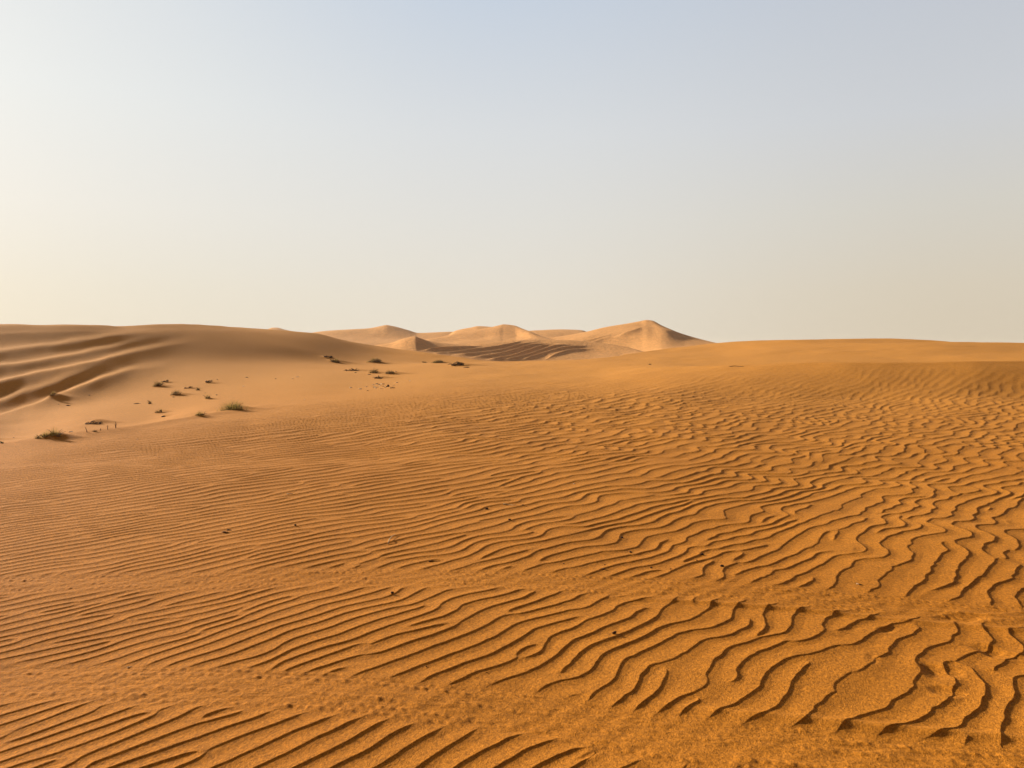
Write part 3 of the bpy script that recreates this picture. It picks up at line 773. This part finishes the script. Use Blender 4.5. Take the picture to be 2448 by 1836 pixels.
snag('dead_snag', 'flat dark snag right of and below the one at the end of the stone scatter', 'dead plant', 937, 928, 12, 3, 10, SG)
snag('dead_snag', 'thin dark snag near the upper end of the lowest ridge on the left dune', 'dead plant', 164, 970, 9, 2.5, 7, SG)
snag('dead_snag', 'faint snag lying on the sand left of the narrow dark sprig', 'dead plant', 326, 966, 14, 2, 7, SG)
for (px, v, hp, wp, ln, lab) in [(277,1024,16,2.2,-.06,'taller of two thin upright stalks on the near dune rim'), (257,1027,12,1.5,.02,'shorter of two thin upright stalks on the near dune rim'),
                          (209,1035,15,1.6,-.45,'leaning forked stalk at the left end of the rim stalks'), (240,1029,5,1.6,.1,'tiniest stub between the rim stalks and the stubby sprig')]:
    stalk('dead_stalk', lab, px, v, hp, wp, ln)
CG = 'dark clods on the hollow floor'
for (px, v, wp, hp, lab) in [(391,997,13,5,'brown clod below the low greyish bush'), (518,945,6,2.5,'flat dark clod right of the fan-shaped sprig'), (519,908,3,3,'small dark clod right of the pale stone in the upper hollow'),
                        (491,940,4,1.5,'tiny dark clod between the small upright and the fan-shaped sprig'), (415,950,7,1.5,'thin dark clod below the low spiky shrub'),
                        (33,1047,4,2.5,'tiny dark clod near the left edge above the rim'), (590,903,8,2,'flat dark clod alone on the upper hollow floor right of the sprigs'),
                        (850,891,6,3,'small dark clod below the thin flat snag'), (883,896,9,1.5,'thin dark clod above the curled dark snag'), (879,935,5,2,'small brown clod below the left end of the stone scatter'),
                        (659,906,5,2,'little brown clod left of the pair of pale chips'), (140,968,4,2,'tiny clod left of the thin snag on the left dune'), (213,947,6,2.5,'small clod high on the left dune slope')]:
    lump('sand_clod', lab, 'clod', px, v, wp, hp, M_DUNG, CG, .7, .3)
PG = 'pale stones on the hollow floor'
for (px, v, wp, hp, lab) in [(493,912,8,3.5,'pale stone beside a dark snag in the upper hollow'), (170,1033,15,3,'long pale slab right of the large rim bush'),
                        (861,931,9,4.5,'largest pale stone, below left of the stone scatter'), (838,928,9,3,'flat pale stone left of the largest pale stone'), (876,925,6,2.5,'small pale stone just left of the stone scatter'),
                        (949,915,9,3,'pale stone right of and above the stone scatter'), (941,923,6,2.5,'small pale stone touching the right end of the stone scatter'),
                        (980,911,6,2,'lone pale stone farthest right beyond the stone scatter'), (946,889,6,3,'pale stone by the dark cushion-shaped bush'),
                        (700,906,5,2.2,'left one of two pale chips on the upper hollow floor'), (711,902,8,2.5,'right one of two pale chips on the upper hollow floor'), (582,924,5,2,'tiny pale chip alone between sprigs and stone scatter'),
                        (728,955,4,2,'tiny pale chip on bare sand below the stone scatter'), (329,1051,3,2.5,'white pebble on the smooth near dune below the rim stalks'), (287,1103,3,2,'white pebble on the near dune among the first fine ripples')]:
    lump('pale_stone', lab, 'stone', px, v, wp, hp, M_STONE, PG, .7, .3)
first = None
for k, (px, v) in enumerate([(893,921),(901,919),(908,922),(903,926),(912,919),(916,924),(910,929),(898,928),(921,927),(896,925),(914,930)]):
    if first is None:
        first = lump('scattered_stone', 'flat pale stone in the tight scatter of stones on the hollow floor', 'stone', px, v, 7, 3, M_STONE, 'tight scatter of flat stones', .7, .3)
    else:
        c = first.copy(); COL.objects.link(c); x, y, z, _, _ = locate(px, v); c.location = (x, y, z); c.rotation_euler = (0, 0, k*1.3); q = .7+.5*((k*37) % 10)/10; c.scale = (q, q, q)
for (px, v) in [(901,918),(907,920),(894,926),(917,919)]:
    lump('scattered_stone', 'dark flat chip in the tight scatter of stones on the hollow floor', 'stone', px, v, 7, 2.5, M_DUNG, 'dark chips in the stone scatter', .7, .3)
lump('dark_stone', 'dark oval stone alone on the smooth crest in the middle distance', 'stone', 1554, 871.5, 8, 3, M_DUNG, None, .7, .3)
stick('dry_twig', 'thin dark twig lying along the right dune ridge', 'twig', [(1744,877),(1756,876.5),(1768,877.5),(1778,877)], .012, M_DARK)
FG = 'dark pebbles on the rippled sand'
for (px, v, wp, hp, lab) in [(1469,1516,15,10,'largest dark pebble, in the bottom half of the ripples between the two tyre tracks'), (938,1419,11,8,'dark pebble just below the upper tyre track left of centre'),
                        (1726,1355,11,7,'dark pebble on a crest just above the upper tyre track at right'), (1679,1327,10,6,'dark pebble up-left of the one on the crest at right'),
                        (1508,1322,10,6,'dark pebble on the bare patch right of centre'), (1487,1287,8,5.5,'dark pebble on a long crest above the bare patch'), (1218,1245,8,5,'dark pebble right of and below the one beside the pale straw'),
                        (1164,1218,9,6,'dark pebble beside the pale straw'), (706,1258,8,5,'dark pebble in fine ripples right of the sandy twig scrap'), (1443,1362,9,4,'brown pebble at the top edge of the upper tyre track'),
                        (1557,1358,8,4,'brown pebble by the upper tyre track with a short tail of sand'), (1603,1361,6,3,'small brown pebble, middle of three just above the upper tyre track'), (1446,1351,5,3,'tiny brown pebble above the brown pebble at the track edge'),
                        (1666,1341,5,3,'tiny brown pebble below the up-left dark pebble at right'), (1348,1349,5,3,'tiny brown pebble left of the track-edge pebbles'), (2057,1399,9,4,'dark pebble with a pale chip beside it, far right above the track'),
                        (1250,1209,5,3,'tiny grey pebble at the right end of the pale straw'), (1019,1594,5,3,'tiny dark pebble in a trough above the lower tyre track'), (1164,1609,4,3,'tiniest brown grain right of the one above the lower tyre track')]:
    lump('dark_pebble', lab, 'pebble', px, v, wp, hp, M_DUNG, FG, .85, .1)
lump('pale_chip', 'pale flat chip left of the dark pebble far right above the track', 'chip', 2050, 1396, 8, 2, M_STONE, None, .6, .3)
lump('pale_chip', 'small pale chip lying in a trough above the pale straw at right', 'chip', 1372, 1158, 7, 3, M_STONE, None, .6, .3)
stick('pale_straw', 'short pale straw lying between two dark pebbles in the middle of the ripples', 'straw', [(1203,1206),(1212,1207.5),(1224,1208.5),(1235,1209)], .005, M_STRAW)
stick('curved_straw', 'curved pale straw standing out of the ripples left of centre', 'straw', [(928,1301),(931,1294),(937,1286),(945,1279)], .005, M_STRAW, .012)
stick('pale_straw', 'tiny pale straw in the blurred band left above the lower tyre track', 'straw', [(305,1598),(310,1596),(316,1595)], .0035, M_STRAW)
stick('pale_straw', 'pale sliver among the ripples at upper left', 'straw', [(686,1182),(692,1181.5),(700,1182)], .006, M_STRAW)
stick('dry_twig', 'dark thin twig just above the upper tyre track in the middle', 'twig', [(1025,1343),(1033,1342.5),(1043,1343),(1054,1342)], .004, M_DARK)
snag('twig_scrap', 'larger lower scrap of dark twig with legs, in the left ripples', 'twig', 536, 1274, 13, 7, 7, 'two dark twig scraps in the left ripples')
snag('twig_scrap', 'smaller upper scrap of dark twig in the left ripples', 'twig', 547, 1268, 11, 6, 6, 'two dark twig scraps in the left ripples')
